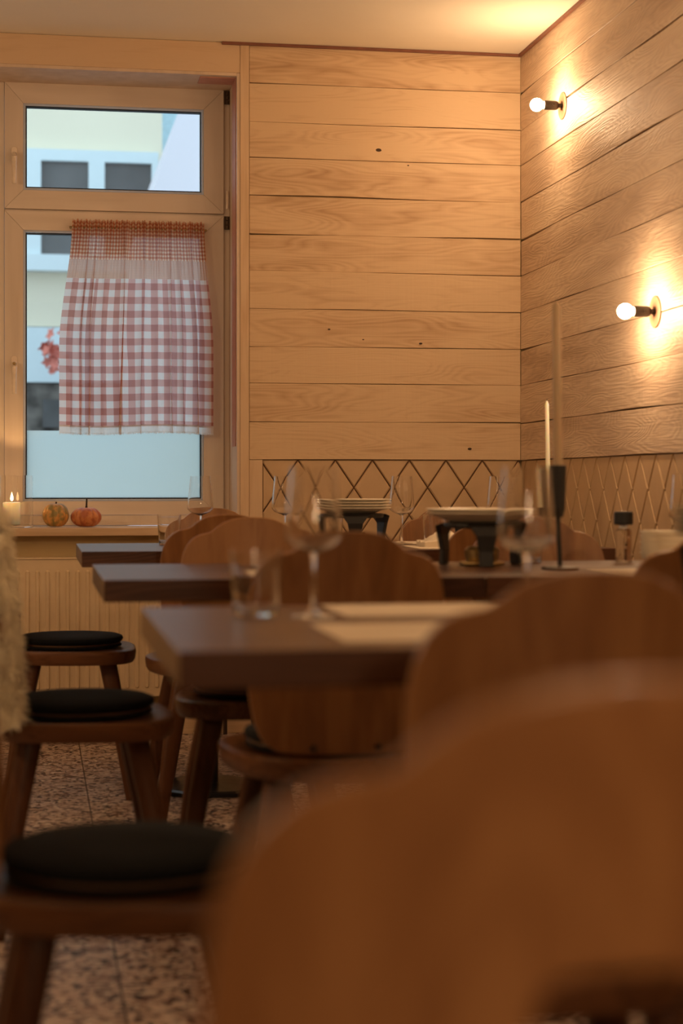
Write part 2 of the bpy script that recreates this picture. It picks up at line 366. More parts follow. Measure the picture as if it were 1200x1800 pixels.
# knots in the back boards: small dark plugs with a short check
bm = bmesh.new()
for px, py, r in ((665,264,.0085),(739,604,.005),(825,789,.006),(578,579,.004),(717,291,.003),(638,597,.003)):
    p = at(px, py, WY)
    n = 14; c = bm.verts.new((p.x, WY-.0022, p.z)); ring = [bm.verts.new((p.x+1.25*r*math.cos(t*2*math.pi/n)*(1+.2*random.random()), WY-.0018, p.z+.75*r*math.sin(t*2*math.pi/n))) for t in range(n)]
    for k in range(n): bm.faces.new([c, ring[k], ring[(k+1)%n]])
obj('knot', bm, plain('dark_knot', (.05,.025,.012), .8), bpy.data.objects['wall_back'])
# lozenge tiles
def clip(poly, f):
    out = []
    for i in range(len(poly)):
        a, b_ = poly[i], poly[(i+1)%len(poly)]; fa, fb = f(a), f(b_)
        if fa >= 0: out.append(a)
        if (fa >= 0) != (fb >= 0):
            t = fa/(fa-fb); out.append((a[0]+(b_[0]-a[0])*t, a[1]+(b_[1]-a[1])*t))
    return out
def lozenges(bm, a0, a1, z0, z1, aref, w_, h_, fn, gap=.0026):
    def area(p): return .5*sum(p[i][0]*p[(i+1)%len(p)][1]-p[(i+1)%len(p)][0]*p[i][1] for i in range(len(p)))
    k0 = int((a0-aref)/(w_/2))-2; k1 = int((a1-aref)/(w_/2))+2
    for k in range(k0, k1+1):
        for j in range(0, int((z1-z0)/(h_/2))+3):
            if (k+j) % 2 == 0: continue
            cx = aref+k*w_/2; cz = z1-j*h_/2
            kx, kz = w_/2, h_/2
            g = gap
            s = 1-g/(kx*kz/math.hypot(kx, kz))
            poly = [(cx-kx*s, cz), (cx, cz-kz*s), (cx+kx*s, cz), (cx, cz+kz*s)]
            for f in (lambda p: p[0]-a0-.001, lambda p: a1-.001-p[0], lambda p: p[1]-z0-.001, lambda p: z1-.001-p[1]):
                if len(poly) > 2: poly = clip(poly, f)
            if len(poly) < 3 or abs(area(poly)) < 2e-5: continue
            mx_ = sum(p[0] for p in poly)/len(poly); mz_ = sum(p[1] for p in poly)/len(poly)
            def ins(p, d):
                v = Vector((p[0]-mx_, p[1]-mz_)); l = v.length; v = v*(max(0, l-d)/l); return (mx_+v.x, mz_+v.y)
            r0 = [bm.verts.new(fn(p, .0)) for p in poly]; r1 = [bm.verts.new(fn(p, .006)) for p in poly]
            r2 = [bm.verts.new(fn(ins(p, .006), .0095)) for p in poly]
            n = len(poly)
            for a_, b_ in ((r0, r1), (r1, r2)):
                for i in range(n): bm.faces.new([a_[i], a_[(i+1)%n], b_[(i+1)%n], b_[i]])
            bm.faces.new(r2)
PXT = at(462, 850, WY).x
TB = .50
bm = bmesh.new()
box(bm, PXT, RX, WY+.014, WY+.021, TB, TILE_Z)
obj('grout_bed', bm, M['grout'], bpy.data.objects['wall_back'])
bm = bmesh.new()
lozenges(bm, PXT, RX, TB, TILE_Z-.001, at(524, 808, WY).x, .1448, .212, lambda p, d: (p[0], WY+.0145-d, p[1]))
obj('lozenge_tiles', bm, M['tile'], bpy.data.objects['wall_back'])
bm = bmesh.new(); box(bm, RX+.014, RX+.021, BY, WY, TB, TILE_Z)
obj('grout_bed', bm, M['grout'], bpy.data.objects['wall_right'])
bm = bmesh.new()
lozenges(bm, BY, WY+.01, TB, TILE_Z-.001, 6.45, .1448, .212, lambda p, d: (RX+.0145-d, p[0], p[1]))
obj('lozenge_tiles', bm, M['tile'], bpy.data.objects['wall_right'])
# lower lining and skirting
struct('baseboard_back', B(LX, RX, WY, WY+.022, 0, .085), M['trim_wood'], bevel=.002)
struct('baseboard_right', B(RX-.0, RX+.022, BY, WY, 0, .085), M['trim_wood'], bevel=.002)
bm = bmesh.new(); box(bm, PX0, RX, WY+.004, WY+.021, .086, TB-.002)
obj('dado_board', bm, M['trim_wood'], bpy.data.objects['wall_back'])
# trims
P437 = PX0-.001
struct('trim_1', B(WXL, WXR+.0, WY, WY+.021, OTOP, CZ-.001), M['trim_wood'], bevel=.0015)          # lintel board
struct('trim_2', B(WXR-.0, P437, WY-.003, WY+.021, .086, CZ-.001), M['trim_wood_v'], bevel=.0015)   # upright edge board
struct('trim_3', B(PX0, PXT-.001, WY+.002, WY+.021, TB, TILE_Z-.001), M['trim_wood_v'], bevel=.0015)  # post by the tiles
x390 = at(390, 76, WY).x
struct('trim_4', B(x390, RX-.001, WY-.012, WY-.0015, CZ-.011, CZ-.0005), M['red_strip'])
struct('trim_5', B(RX-.012, RX-.0015, BY, WY-.013, CZ-.011, CZ-.0005), M['red_strip'])
# reveals of the window recess
bm = bmesh.new()
box(bm, WXR-.012, WXR-.0005, WY+.001, 7.1, SILL+.001, OTOP-.001)
struct('trim_6', bm, M['reveal'])
struct('trim_7', B(WXL, WXR-.013, WY+.001, 7.1, OTOP-.012, OTOP-.0005), M['reveal'])
zr0, zr1 = at(418, 785, 6.75).z, OTOP-.013
bm = bmesh.new(); box(bm, WXR-.0155, WXR-.0125, 6.68, 6.79, zr0, zr1); box(bm, at(350,130,6.72).x, WXR-.016, 6.68, 6.79, OTOP-.0155, OTOP-.0125)
struct('trim_8', bm, M['pink'])
# ------------------------------------------------------------------ window sashes
def Wx(px, Y=FY): return at(px, 500, Y).x
def Wz(py, px=200, Y=FY): return at(px, py, Y).z
def sash_member(bm, quad, y0, y1):
    """quad: 4 (x,z) corners"""
    prism(bm, quad, lambda p, s: (p[0], y1 if s else y0, p[1]))
def sash(parent, x0, x1, z0, z1, gx0, gx1, gz0, gz1, name, mirror=False):
    y0, y1 = FY, FY+.06; g = .0006
    root = bpy.data.objects.new(name, None); COL.objects.link(root); root.parent = parent
    for (quad, mt) in (
        ([(x0, z0), (gx0, gz0), (gx0, gz1), (x0, z1)], 'sash_v'), ([(x1, z0), (x1, z1), (gx1, gz1), (gx1, gz0)], 'sash_v'),
        ([(x0+g, z0-0), (x1-g, z0), (gx1-g, gz0), (gx0+g, gz0)], 'sash_h'), ([(x0+g, z1), (gx0+g, gz1), (gx1-g, gz1), (x1-g, z1)], 'sash_h')):
        bm = bmesh.new(); sash_member(bm, quad, y0, y1); obj('sash_rail' if mt == 'sash_h' else 'sash_stile', bm, M[mt], root, bevel=.0012)
    def ring(nm, a, b_, ya, yb, m_):
        bm = bmesh.new()
        box(bm, gx0+a, gx0+b_, ya, yb, gz0+a, gz1-a); box(bm, gx1-b_, gx1-a, ya, yb, gz0+a, gz1-a)
        box(bm, gx0+b_, gx1-b_, ya, yb, gz0+a, gz0+b_); box(bm, gx0+b_, gx1-b_, ya, yb, gz1-b_, gz1-a)
        obj(nm, bm, m_, root)
    ring('glazing_bead', .0, .0085, FY+.002, FY+.0045, M['seal'])
    ring('gasket', .0085, .0135, FY+.008, FY+.034, M['gasket'])
    return root
win = bpy.data.objects.new('window_1', None); COL.objects.link(win); win['kind'] = 'structure'
sx0, sx1 = Wx(8), Wx(393); gx0, gx1 = Wx(41), Wx(358)
u = (sx0, sx1, Wz(371), Wz(151), gx0, gx1, Wz(338), Wz(187)); l = (sx0, sx1, Wz(905), Wz(374.5), gx0, gx1, Wz(881), Wz(408))
def panes(parent, q, frost_z=None):
    if frost_z is None:
        obj('pane', B(q[4]+.002, q[5]-.002, FY+.030, FY+.033, q[6]+.002, q[7]-.002), M['pane'], parent)
    else:
        obj('pane', B(q[4]+.002, q[5]-.002, FY+.030, FY+.033, frost_z, q[7]-.002), M['pane'], parent)
        obj('frosted_pane', B(q[4]+.002, q[5]-.002, FY+.030, FY+.033, q[6]+.002, frost_z), M['frost'], parent)
su = sash(win, *u, 'upper_sash'); sl = sash(win, *l, 'lower_sash')
FZ = Wz(757)
panes(su, u); panes(sl, l, FZ)
# outer frame
bm = bmesh.new()
f0, f1 = sx0-.075, WXR-.0125
box(bm, sx1+.0012, f1, FY+.012, FY+.075, SILL+.002, OTOP-.0125); box(bm, f0, sx0-.0012, FY+.004, FY+.075, SILL+.002, OTOP-.0125)
box(bm, sx0-.0012, sx1+.0012, FY+.012, FY+.075, l[3]+.0008 - .0, u[2]-.0008)
box(bm, sx0-.0012, sx1+.0012, FY+.012, FY+.075, u[3]+.0012, OTOP-.0125); box(bm, sx0-.0012, sx1+.0012, FY+.004, FY+.075, SILL+.002, l[2]-.0012)
obj('window_frame', bm, M['sash_v'], win, bevel=.001)
# bevelled strip at foot of the frame
obj('bottom_strip', B(sx0, sx1, FY-.012, FY+.003, SILL+.002, SILL+.012), M['sash_h'], win, bevel=.002)
# handles
def handle(parent, px, py, down=True, lock=False):
    x = Wx(px, FY-.02); z = Wz(py, px, FY-.02)
    bm = bmesh.new(); prism(bm, [(math.cos(t*math.pi/8)*.012, math.copysign(.022, math.sin(t*math.pi/8+.01))+math.sin(t*math.pi/8)*.012) for t in range(16)], lambda p, s: (x+p[0], FY-.009*s, z+p[1]))
    h = obj('handle_plate', bm, M['handle'], parent, bevel=.002)
    bm = bmesh.new()
    tube(bm, [(x, FY-.008, z), (x, FY-.038, z), (x, FY-.046, z-.012), (x, FY-.046, z-.06), (x, FY-.044, z-.115)], [.009, .009, .010, .009, .0075], 12)
    obj('handle_grip', bm, M['handle'], h, smooth=True)
    if lock:
        bm = bmesh.new(); lathe(bm, [(0, 0), (.006, 0), (.006, .004), (0, .004)], 12); 
        bmesh.ops.rotate(bm, verts=bm.verts[:], cent=(0,0,0), matrix=Matrix.Rotation(math.pi/2, 3, 'X')); bmesh.ops.translate(bm, verts=bm.verts[:], vec=(x, FY-.047, z+.0))
        obj('key_lock', bm, M['brass'], h)
handle(su, 25, 272); handle(sl, 25, 640, lock=True)
# hinges on the right
for py in (172, 392, 352):
    x = Wx(399); z = Wz(py, 399); hl = .052 if py != 352 else .07
    bm = bmesh.new()
    if py == 352: tube(bm, [(x, FY-.002, z-hl/2), (x, FY-.008, z), (x, FY-.002, z+hl/2)], .0045, 8); obj('hinge_cover', bm, M['handle'], win, smooth=True)
    else:
        for k in range(3): lathe(bm, [(0, -hl/2+k*hl/3+.001), (.0058, -hl/2+k*hl/3+.001), (.0058, -hl/2+(k+1)*hl/3-.003), (0, -hl/2+(k+1)*hl/3-.003)], 12, (x, FY-.004, z))
        box(bm, x-.011, x+.011, FY+.000, FY+.003, z-hl/2, z+hl/2)
        obj('hinge', bm, M['hinge'], win)
# the other half of the window, left of the frame's edge
win2 = bpy.data.objects.new('window_2', None); COL.objects.link(win2); win2['kind'] = 'structure'
shift = 2*(f0) ; mir = lambda x: shift-x
def mq(q): return (mir(q[1]), mir(q[0]), q[2], q[3], mir(q[5]), mir(q[4]), q[6], q[7])
su2 = sash(win2, *mq(u), 'upper_sash'); sl2 = sash(win2, *mq(l), 'lower_sash'); panes(su2, mq(u)); panes(sl2, mq(l), FZ)
bm = bmesh.new(); xe = mir(sx1)
box(bm, WXL+.001, xe-.001, FY+.012, FY+.075, SILL+.002, OTOP-.0125); box(bm, mir(sx0)+.001, f0-.0005, FY+.004, FY+.075, SILL+.002, OTOP-.0125)
box(bm, xe-.001, mir(sx0)+.001, FY+.012, FY+.075, l[3]+.0008, u[2]-.0008); box(bm, xe-.001, mir(sx0)+.001, FY+.012, FY+.075, u[3]+.0012, OTOP-.0125)
box(bm, xe-.001, mir(sx0)+.001, FY+.004, FY+.075, SILL+.002, l[2]-.0012)
obj('window_frame', bm, M['sash_v'], win2)
# sill
struct('trim_9', B(WXL+.001, WXR-.0135, 6.595, 6.901, SILL-.030, SILL), M['trim_wood'], bevel=.002)
# ------------------------------------------------------------------ outdoors
street = struct('street_floor', B(-14, 16, 7.6, 30, -.3, -.2), M['pave']); street.name = 'ground'
FB = 16.0
def ox(px): return at(px, 500, FB).x
def oz(py): return at(150, py, FB).z
bld = empty('neighbour_building', (ox(150), FB, -.2)); tag(bld, 'pale yellow building across the street with a white framed window', 'building')
def child(o, par): 
    o.parent = par; o.matrix_parent_inverse = par.matrix_world.inverted() if False else Matrix.Translation(-Vector(par.location)); return o
xr = ox(285)
child(obj('wall', B(ox(-700), xr, FB, FB+4, oz(575), 9.0), M['facade']), bld)
child(obj('stone_base', B(ox(-700), xr, FB, FB+4, -.2, oz(674)), M['stone']), bld)
child(obj('sign_band', B(ox(-700), xr, FB-.05, FB+4, oz(673), oz(577)), M['white_frame']), bld)
bm = bmesh.new()
wf = [(ox(-40), ox(72)), (ox(155), ox(183)), (ox(265), ox(277))]
z0_, z1_ = oz(480), oz(268); zp0, zp1 = oz(452), oz(288)
box(bm, ox(-40), ox(277), FB-.12, FB-.001, zp1, z1_); box(bm, ox(-40), ox(277), FB-.16, FB-.001, z0_, zp0)
for a_, b_ in wf: box(bm, a_, b_, FB-.12, FB-.001, zp0, zp1)
wfo = child(obj('window_frame', bm, M['white_frame']), bld)
for a_, b_ in ((ox(72), ox(155)), (ox(183), ox(265))):
    o = obj('pane', B(a_, b_, FB-.06, FB-.002, zp0, zp1), M['dark_pane']); child(o, bld)
# shop window in the stone base
child(obj('shop_pane', B(ox(75), ox(118), FB-.04, FB-.001, oz(752), oz(703)), M['dark_pane']), bld)
# red flowers in front of the sign band
bm = bmesh.new(); rf = random.Random(3)
for k in range(26):
    px = 95+rf.gauss(0, 10); py = 625+rf.gauss(0, 17); p = at(px, py, FB-.5-rf.random()*.3); s = .03+.05*rf.random()
    n = Vector((rf.gauss(0,1), -1.5, rf.gauss(0,1))).normalized(); t1 = n.orthogonal().normalized(); t2 = n.cross(t1)
    c = bm.verts.new(p); rg = [bm.verts.new(p+(t1*math.cos(q*math.pi/5)+t2*math.sin(q*math.pi/5))*s*(1 if q % 2 else .55)+n*.012) for q in range(10)]
    for q in range(10): bm.faces.new([c, rg[q], rg[(q+1)%10]])
fl = obj('flower_cluster', bm, M['flower']); tag(fl, 'loose cluster of red blossoms outside in front of the white band', 'flowers')
bm = bmesh.new(); tube(bm, [at(97, 630, FB-.65), at(128, 655, FB-.6), at(140, 760, FB-.6), (at(140, 700, FB-.6).x, FB-.6, -.2)], .010, 6)
obj('stem', bm, plain('stem_brown', (.12,.07,.04), .8), fl)
# pale gabled house to the right
GB = 12.0
def gp(px, py): p = at(px, py, GB); return (p.x, p.z)
gh = empty('gabled_house', (gp(340,800)[0], GB, -.2)); tag(gh, 'pale lilac house with a slanting edge behind the upper right pane', 'building')
bm = bmesh.new(); prism(bm, [gp(266, 345), (gp(266,345)[0], -.2), (9, -.2), (9, 8), gp(372, 60), gp(312, 200)], lambda p, s: (p[0], GB+s*3, p[1]))
child(obj('wall', bm, M['white_wall']), gh)
bh = bmesh.new(); box(bh, ox(286), ox(330), FB+.5, FB+3, -.2, 9)
o = obj('glazed_stairwell', bh, M['sky_blue_pane']); child(o, bld)
# ------------------------------------------------------------------ curtain
def curtain():
    CY = FY-.05
    root = empty('cafe_curtain', (Wx(240, CY), CY, Wz(395, 240, CY))); tag(root, 'red and white gingham cafe curtain gathered across the lower sash', 'curtain')
    sh = Matrix.Translation(-Vector(root.location))
    NX = 520
    zt, z1, z2, zb = Wz(388,240,CY), Wz(457,240,CY), Wz(490,240,CY), Wz(750,240,CY)
    H = zt-zb
    rr = random.Random(23); phs = [0]; s = 0
    while s < 1:
        s += rr.choice((.055, .075, .10, .135)); phs.append(s)
    amp = [rr.uniform(.35, 1.25) for _ in phs]
    def fold(s):
        """(depth 0..1, sideways -1..1) of the pleat at s"""
        for i in range(len(phs)-1):
            if phs[i] <= s <= phs[i+1]:
                t = (s-phs[i])/(phs[i+1]-phs[i]); e = t**1.7
                return amp[i]*(1-math.cos(2*math.pi*e))*.5, amp[i]*math.sin(2*math.pi*e)*(phs[i+1]-phs[i])/.1
        return 0, 0
    def P(s, t):    # t 0 top .. 1 bottom
        k = min(1, t*1.6); e_ = k*k*(3-2*k)
        xl = Wx(127, CY)*(1-e_)+Wx(104, CY)*e_; xr_ = Wx(359, CY)*(1-e_)+Wx(375, CY)*e_
        dp, sd = fold(min(1, max(0, s+.010*math.sin(t*5+s*6)*(1-s)*s*4)))
        edge = min(1, 12*s, 12*(1-s))
        x = xl+(xr_-xl)*(s+.0175*sd*edge*(.55+.45*t))
        A_ = .010+.016*min(1, t*1.3)
        fine = .0045*math.sin(s*2*math.pi*46+3*math.sin(s*20))*max(0, 1-t*3.2)
        y = CY+.012-A_*dp-fine + .005*math.sin(s*9+t*4)*t
        z = zt-H*t + .004*math.sin(s*2*math.pi*31)*max(0, 1-t*12) - .004*math.sin(s*7)*t
        return Vector((x, y, z))
    arc = [0]
    for i in range(NX):
        a_, b_ = P(i/NX, .8), P((i+1)/NX, .8); arc.append(arc[-1]+math.hypot(b_.x-a_.x, b_.y-a_.y))
    def piece(name, t0, t1, nz, m_, uvs=1.0, dy=0.0, jag=0.0):
        bm = bmesh.new(); uvl = bm.loops.layers.uv.new('UVMap'); g = []
        for j in range(nz+1):
            t = t0+(t1-t0)*j/nz
            row = []
            for i in range(NX+1):
                p = P(i/NX, t); p.y += dy
                if jag and j == nz: p.z += jag*rr.uniform(-1, 1)
                row.append(bm.verts.new(p))
            g.append(row)
        for j in range(nz):
            for i in range(NX):
                f = bm.faces.new([g[j][i], g[j+1][i], g[j+1][i+1], g[j][i+1]])
                for lp, (a, b_) in zip(f.loops, ((i, j), (i, j+1), (i+1, j+1), (i+1, j))):
                    lp[uvl].uv = (arc[a]*uvs, (t0+(t1-t0)*b_/nz)*H)
        o = obj(name, bm, m_, root, smooth=True); o.matrix_parent_inverse = sh; return o
    ta, tb = (zt-z1)/H, (zt-z2)/H
    piece('heading', 0, ta, 26, M['gingham_small'])
    piece('hem_shade_band', ta, tb, 10, M['band'], dy=-.001)
    piece('skirt', tb, 1, 50, M['gingham'])
    piece('lace_hem', .992, 1.035, 4, M['lace'], dy=-.0015, jag=.0035)
    # fringe threads
    bm = bmesh.new()
    for k in range(420):
        s = rr.random(); p = P(s, 1.03); p.y -= .002; d = Vector((rr.uniform(-.004,.004), rr.uniform(-.002,.002), -rr.uniform(.003,.012)))
        a = bm.verts.new(p+Vector((-.0007,0,.003))); b_ = bm.verts.new(p+Vector((.0007,0,.003))); c = bm.verts.new(p+d); bm.faces.new([a, b_, c])
    o = obj('fringe', bm, M['lace'], root); o.matrix_parent_inverse = sh
    # rod behind the heading
    bm = bmesh.new(); zr = Wz(401,240,CY); tube(bm, [(Wx(122,CY), CY+.016, zr), (Wx(364,CY), CY+.016, zr)], .004, 10)
    for px in (124, 362): tube(bm, [(Wx(px,CY), CY+.016, zr), (Wx(px,CY), FY-.0005, zr)], .003, 8)
    o = obj('curtain_rod', bm, M['brass'], root, smooth=True); o.matrix_parent_inverse = sh
curtain()
# ------------------------------------------------------------------ radiator
def radiator():
    Y1 = 6.60; x0, x1 = at(22, 1000, Y1).x-.09, WXR-.03; z0, z1 = at(150, 1226, Y1).z, at(150, 983, Y1).z
    root = empty('radiator', ((x0+x1)/2, Y1, 0)); tag(root, 'cream enamelled ribbed panel radiator under the window sill', 'radiator')
    sh = Matrix.Translation(-Vector(root.location))
    bm = bmesh.new(); box(bm, x0, x1, Y1, WY+.018, z0, z1)
    # pressed flutes on the front: rounded raised capsules
    pitch = .0365; n = int((x1-x0-.05)/pitch); a = z0+.03; b_ = z1-.04
    for i in range(n):
        cx = x0+.035+i*pitch; r = .0085
        outline = [(cx+r*math.cos(t), b_-r+r*math.sin(t)) for t in [k*math.pi/6 for k in range(7)]]+[(cx+r*math.cos(t), a+r+r*math.sin(t)) for t in [math.pi+k*math.pi/6 for k in range(7)]]
        o0 = [bm.verts.new((p[0], Y1, p[1])) for p in outline]
        cz = [(cx+(p[0]-cx)*.45, max(a+r*.6, min(b_-r*.6, p[1]))) for p in outline]
        o1 = [bm.verts.new((p[0], Y1-.0075, p[1])) for p in cz]
        for k in range(len(o0)): bm.faces.new([o0[k], o0[(k+1)%len(o0)], o1[(k+1)%len(o0)], o1[k]])
        bm.faces.new(o1)
    p = obj('front_panel', bm, M['radiator'], root); p.matrix_parent_inverse = sh
    bm = bmesh.new(); box(bm, x0-.002, x1+.002, Y1-.004, WY+.018, z1+.0005, z1+.007)
    p = obj('top_grille', bm, M['radiator'], root, bevel=.0015); p.matrix_parent_inverse = sh
    for xx in (x0+.12, x1-.12):
        bm = bmesh.new(); box(bm, xx-.012, xx+.012, Y1+.012, Y1+.036, 0.0, z0); box(bm, xx-.03, xx+.03, Y1+.004, Y1+.044, 0, .008)
        p = obj('foot', bm, M['radiator'], root, bevel=.001); p.matrix_parent_inverse = sh
    bm = bmesh.new(); xv = x1-.03; tube(bm, [(xv, Y1+.02, z0), (xv, Y1+.02, 0)], .008, 10); lathe(bm, [(0,-.02),(.016,-.02),(.018,0),(.012,.02),(0,.02)], 14, (xv, Y1+.02, .09))
    p = obj('valve', bm, M['hinge'], root); p.matrix_parent_inverse = sh
radiator()
# ------------------------------------------------------------------ wall lamps
def sconce():
    root = empty('wall_lamp', (0,0,0))
    bm = bmesh.new(); lathe(bm, [(0, 0), (.049, 0), (.049, .003), (.046, .0045), (0, .0045)], 48, axis='-X'); obj('back_disc', bm, M['disc'], root, smooth=False)
    bm = bmesh.new(); lathe(bm, [(0, .0045), (.008, .0045), (.008, .016), (.011, .018), (.0155, .023), (.017, .030), (.017, .071), (.0145, .073), (0, .073)], 32, axis='-X'); s = obj('socket', bm, M['socket'], root, smooth=True)
    bm = bmesh.new(); tube(bm, [(-.04, -.0165, 0), (-.04, -.021, 0)], .0035, 8); obj('switch', bm, M['socket'], s)
    bm = bmesh.new(); prof = [(0, .0735), (.012, .0735), (.0135, .078)]
    for k in range(1, 15): 
        t = math.radians(-55+k*145/14); prof.append((.0235*math.cos(t), .0975+.0235*math.sin(t)))
    prof[-1] = (0, .121)
    lathe(bm, prof, 28, axis='-X'); obj('bulb', bm, M['bulb'], root, smooth=True)
    return root
s0 = sconce(); q1 = atX(989, 186, RX); s0.location = (RX, q1.y, q1.z)
tag(s0, 'upper lit bare-bulb wall lamp close to the corner and ceiling', 'lamp', 'bare-bulb wall lamps on the rough boards')
q2 = atX(1152, 548, RX)
s1 = dup(s0, (RX, q2.y, q2.z)); tag(s1, 'lower lit bare-bulb wall lamp nearer the right edge of the picture', 'lamp', 'bare-bulb wall lamps on the rough boards')
dy = q1.y-q2.y
for k in range(2, 5):
    s = dup(s0, (RX, q1.y-dy*k, q1.z if k % 2 == 0 else q2.z)); tag(s, ('third','fourth','fifth')[k-2]+' lit bare-bulb wall lamp from the corner along the boards', 'lamp', 'bare-bulb wall lamps out of view')
# ------------------------------------------------------------------ sill things
def pumpkin(name, loc, rx, rz_, ribs, c1, c2, stemh, label, lean=0):
    root = empty(name, loc); tag(root, label, 'pumpkin', 'small pumpkins on the window sill')
    bm = bmesh.new(); nu, nv = ribs*8, 22; rings = []
    for j in range(nv+1):
        t = math.pi*j/nv; row = []
        for i in range(nu):
            ph = 2*math.pi*i/nu; rib = 1-.10*abs(math.cos(ribs*ph/2))**6*math.sin(t)**.6
            r = rx*math.sin(t)*rib*(1+.03*math.sin(3*ph)); dip = .16*math.exp(-(math.sin(t)/.35)**2)
            z = rz_*math.cos(t)*(1-dip)
            row.append(bm.verts.new((r*math.cos(ph), r*math.sin(ph), z+rz_*.93)))
        rings.append(row)
    for a, b_ in zip(rings, rings[1:]):
        for i in range(nu):
            bm.faces.new([a[i], b_[i], b_[(i+1)%nu], a[(i+1)%nu]])
    bmesh.ops.remove_doubles(bm, verts=bm.verts[:], dist=1e-5)
    m, nt, b = mat(name+'_skin'); tc = N(nt, 'ShaderNodeTexCoord'); nz = N(nt, 'ShaderNodeTexNoise'); nz.inputs['Scale'].default_value = 45; nz.inputs['Detail'].default_value = 5
    cr = N(nt, 'ShaderNodeValToRGB'); cr.color_ramp.elements[0].color = (*c1, 1); cr.color_ramp.elements[1].color = (*c2, 1); cr.color_ramp.elements[0].position = .42; cr.color_ramp.elements[1].position = .6
    nt.links.new(tc.outputs['Object'], nz.inputs[0]); nt.links.new(nz.outputs[0], cr.inputs[0]); nt.links.new(cr.outputs[0], b.inputs['Base Color']); b.inputs['Roughness'].default_value = .45
    obj('flesh', bm, m, root, smooth=True)
    bm = bmesh.new(); z = rz_*1.70
    tube(bm, [(0,0,z-.006), (.001,0,z+stemh*.3), (.002+lean,0,z+stemh)], [.0065, .0035, .003], 8)
    obj('stem', bm, plain('dry_stem_'+name, (.035,.022,.015), .8), root, smooth=True)
    return root
pp = at(98, 924, 6.70); pumpkin('pumpkin', (pp.x, 6.70, SILL), .050, .049, 10, (.27,.21,.07), (.66,.34,.10), .012, 'green and orange speckled small pumpkin with a stubby stem on the sill')
pp = at(151.5, 924, 6.70); pumpkin('pumpkin', (pp.x, 6.70, SILL), .058, .0405, 12, (.42,.12,.045), (.60,.24,.09), .040, 'flat orange ribbed pumpkin with a tall dark stem on the sill')
# lantern glass with candle
cx = at(26, 922, 6.74).x
t = empty('hurricane_glass', (cx, 6.74, SILL)); tag(t, 'clear straight glass cylinder around the lit candle on the sill', 'candle holder')
bm = bmesh.new(); R_, hh = .068, .195
lathe(bm, [(0,0), (R_-.003,0), (R_-.0008,.0008), (R_,.003), (R_,.008), (R_, hh-.004), (R_, hh), (R_-.0022, hh), (R_-.0022, hh-.004), (R_-.0022,.013), (R_-.0022, .008), (R_-.006,.0075), (0, .008)], 64); obj('cylinder', bm, M['glass'], t, smooth=True)
t = empty('pillar_candle', (cx-.012, 6.74, SILL+.0085)); tag(t, 'short thick lit white candle inside the glass cylinder', 'candle')
bm = bmesh.new(); lathe(bm, [(0,0), (.030,0), (.032,.002), (.032,.083), (.030,.0855), (.024,.0835), (0,.081)], 40); obj('wax', bm, M['wax'], t, smooth=True)
bm = bmesh.new(); tube(bm, [(0,0,.080),(0.001,0,.088),(.002,0,.093)], .0011, 6); obj('wick', bm, M['black'], t)
bm = bmesh.new(); lathe(bm, [(0,.089),(.0045,.093),(.0062,.099),(.005,.107),(.0025,.116),(0,.124)], 16, (0.001,0,0)); obj('flame', bm, M['flame'], t, smooth=True)
# ------------------------------------------------------------------ tables
def table(name, x0, x1, y0, y1, label, cat='table', group='walnut tables in the rows'):
    cxm, cym = (x0+x1)/2, (y0+y1)/2; root = empty(name, (cxm, cym, 0)); tag(root, label, cat, group)
    hx, hy = (x1-x0)/2, (y1-y0)/2
    bm = bmesh.new(); vs = box(bm, -hx, hx, -hy, hy, .705, .75)
    for f in bm.faces:
        f.normal_update()
        if abs(f.normal.x) > .9: f.material_index = 1
    top = obj('tabletop', bm, [M['table_top'], M['table_end']], root, bevel=.0022)
    bm = bmesh.new(); r = .18
    def octo(r, z): return [(r*math.cos(math.pi/8+k*math.pi/4), r*math.sin(math.pi/8+k*math.pi/4), z) for k in range(8)]
    R3 = [[bm.verts.new(p) for p in octo(*q)] for q in ((r, 0), (r, .012), (r*.93, .017), (.05, .024))]
    for a, b_ in zip(R3, R3[1:]):
        for k in range(8): bm.faces.new([a[k], a[(k+1)%8], b_[(k+1)%8], b_[k]])
    bm.faces.new(R3[0]); bm.faces.new(R3[-1]); obj('base', bm, M['blackmetal'], root, bevel=.001)
    bm = bmesh.new(); tube(bm, [(0,0,.024), (0,0,.697)], .030, 20); obj('column', bm, M['blackmetal'], root, smooth=True)
    bm = bmesh.new(); box(bm, -.24, .24, -.02, .02, .690, .7045); box(bm, -.02, .02, -.24, .24, .690, .7045); obj('bracket', bm, M['blackmetal'], root)
    return root
GA = 'walnut tables in the rows'
table('dining_table', .165, .955, 2.045, 2.79, 'nearest blurred walnut table with cream placemats and a tumbler')
table('dining_table', .138, .93, 3.585, 4.295, 'middle dark walnut table, its left end jutting out past the radiator')
table('dining_table', .134, .93, 5.10, 5.80, 'farthest walnut table by the window, its left corner below the sill')
table('dining_table', .958, 1.75, 2.045, 2.79, 'walnut table at the right edge, under the olive plate stack')
table('dining_table', .933, 1.73, 3.585, 4.295, 'walnut table carrying the tall candle and the pepper mill')
table('dining_table', .933, 1.73, 5.10, 5.80, 'walnut table nearest the tiled corner, under the slim white candle')
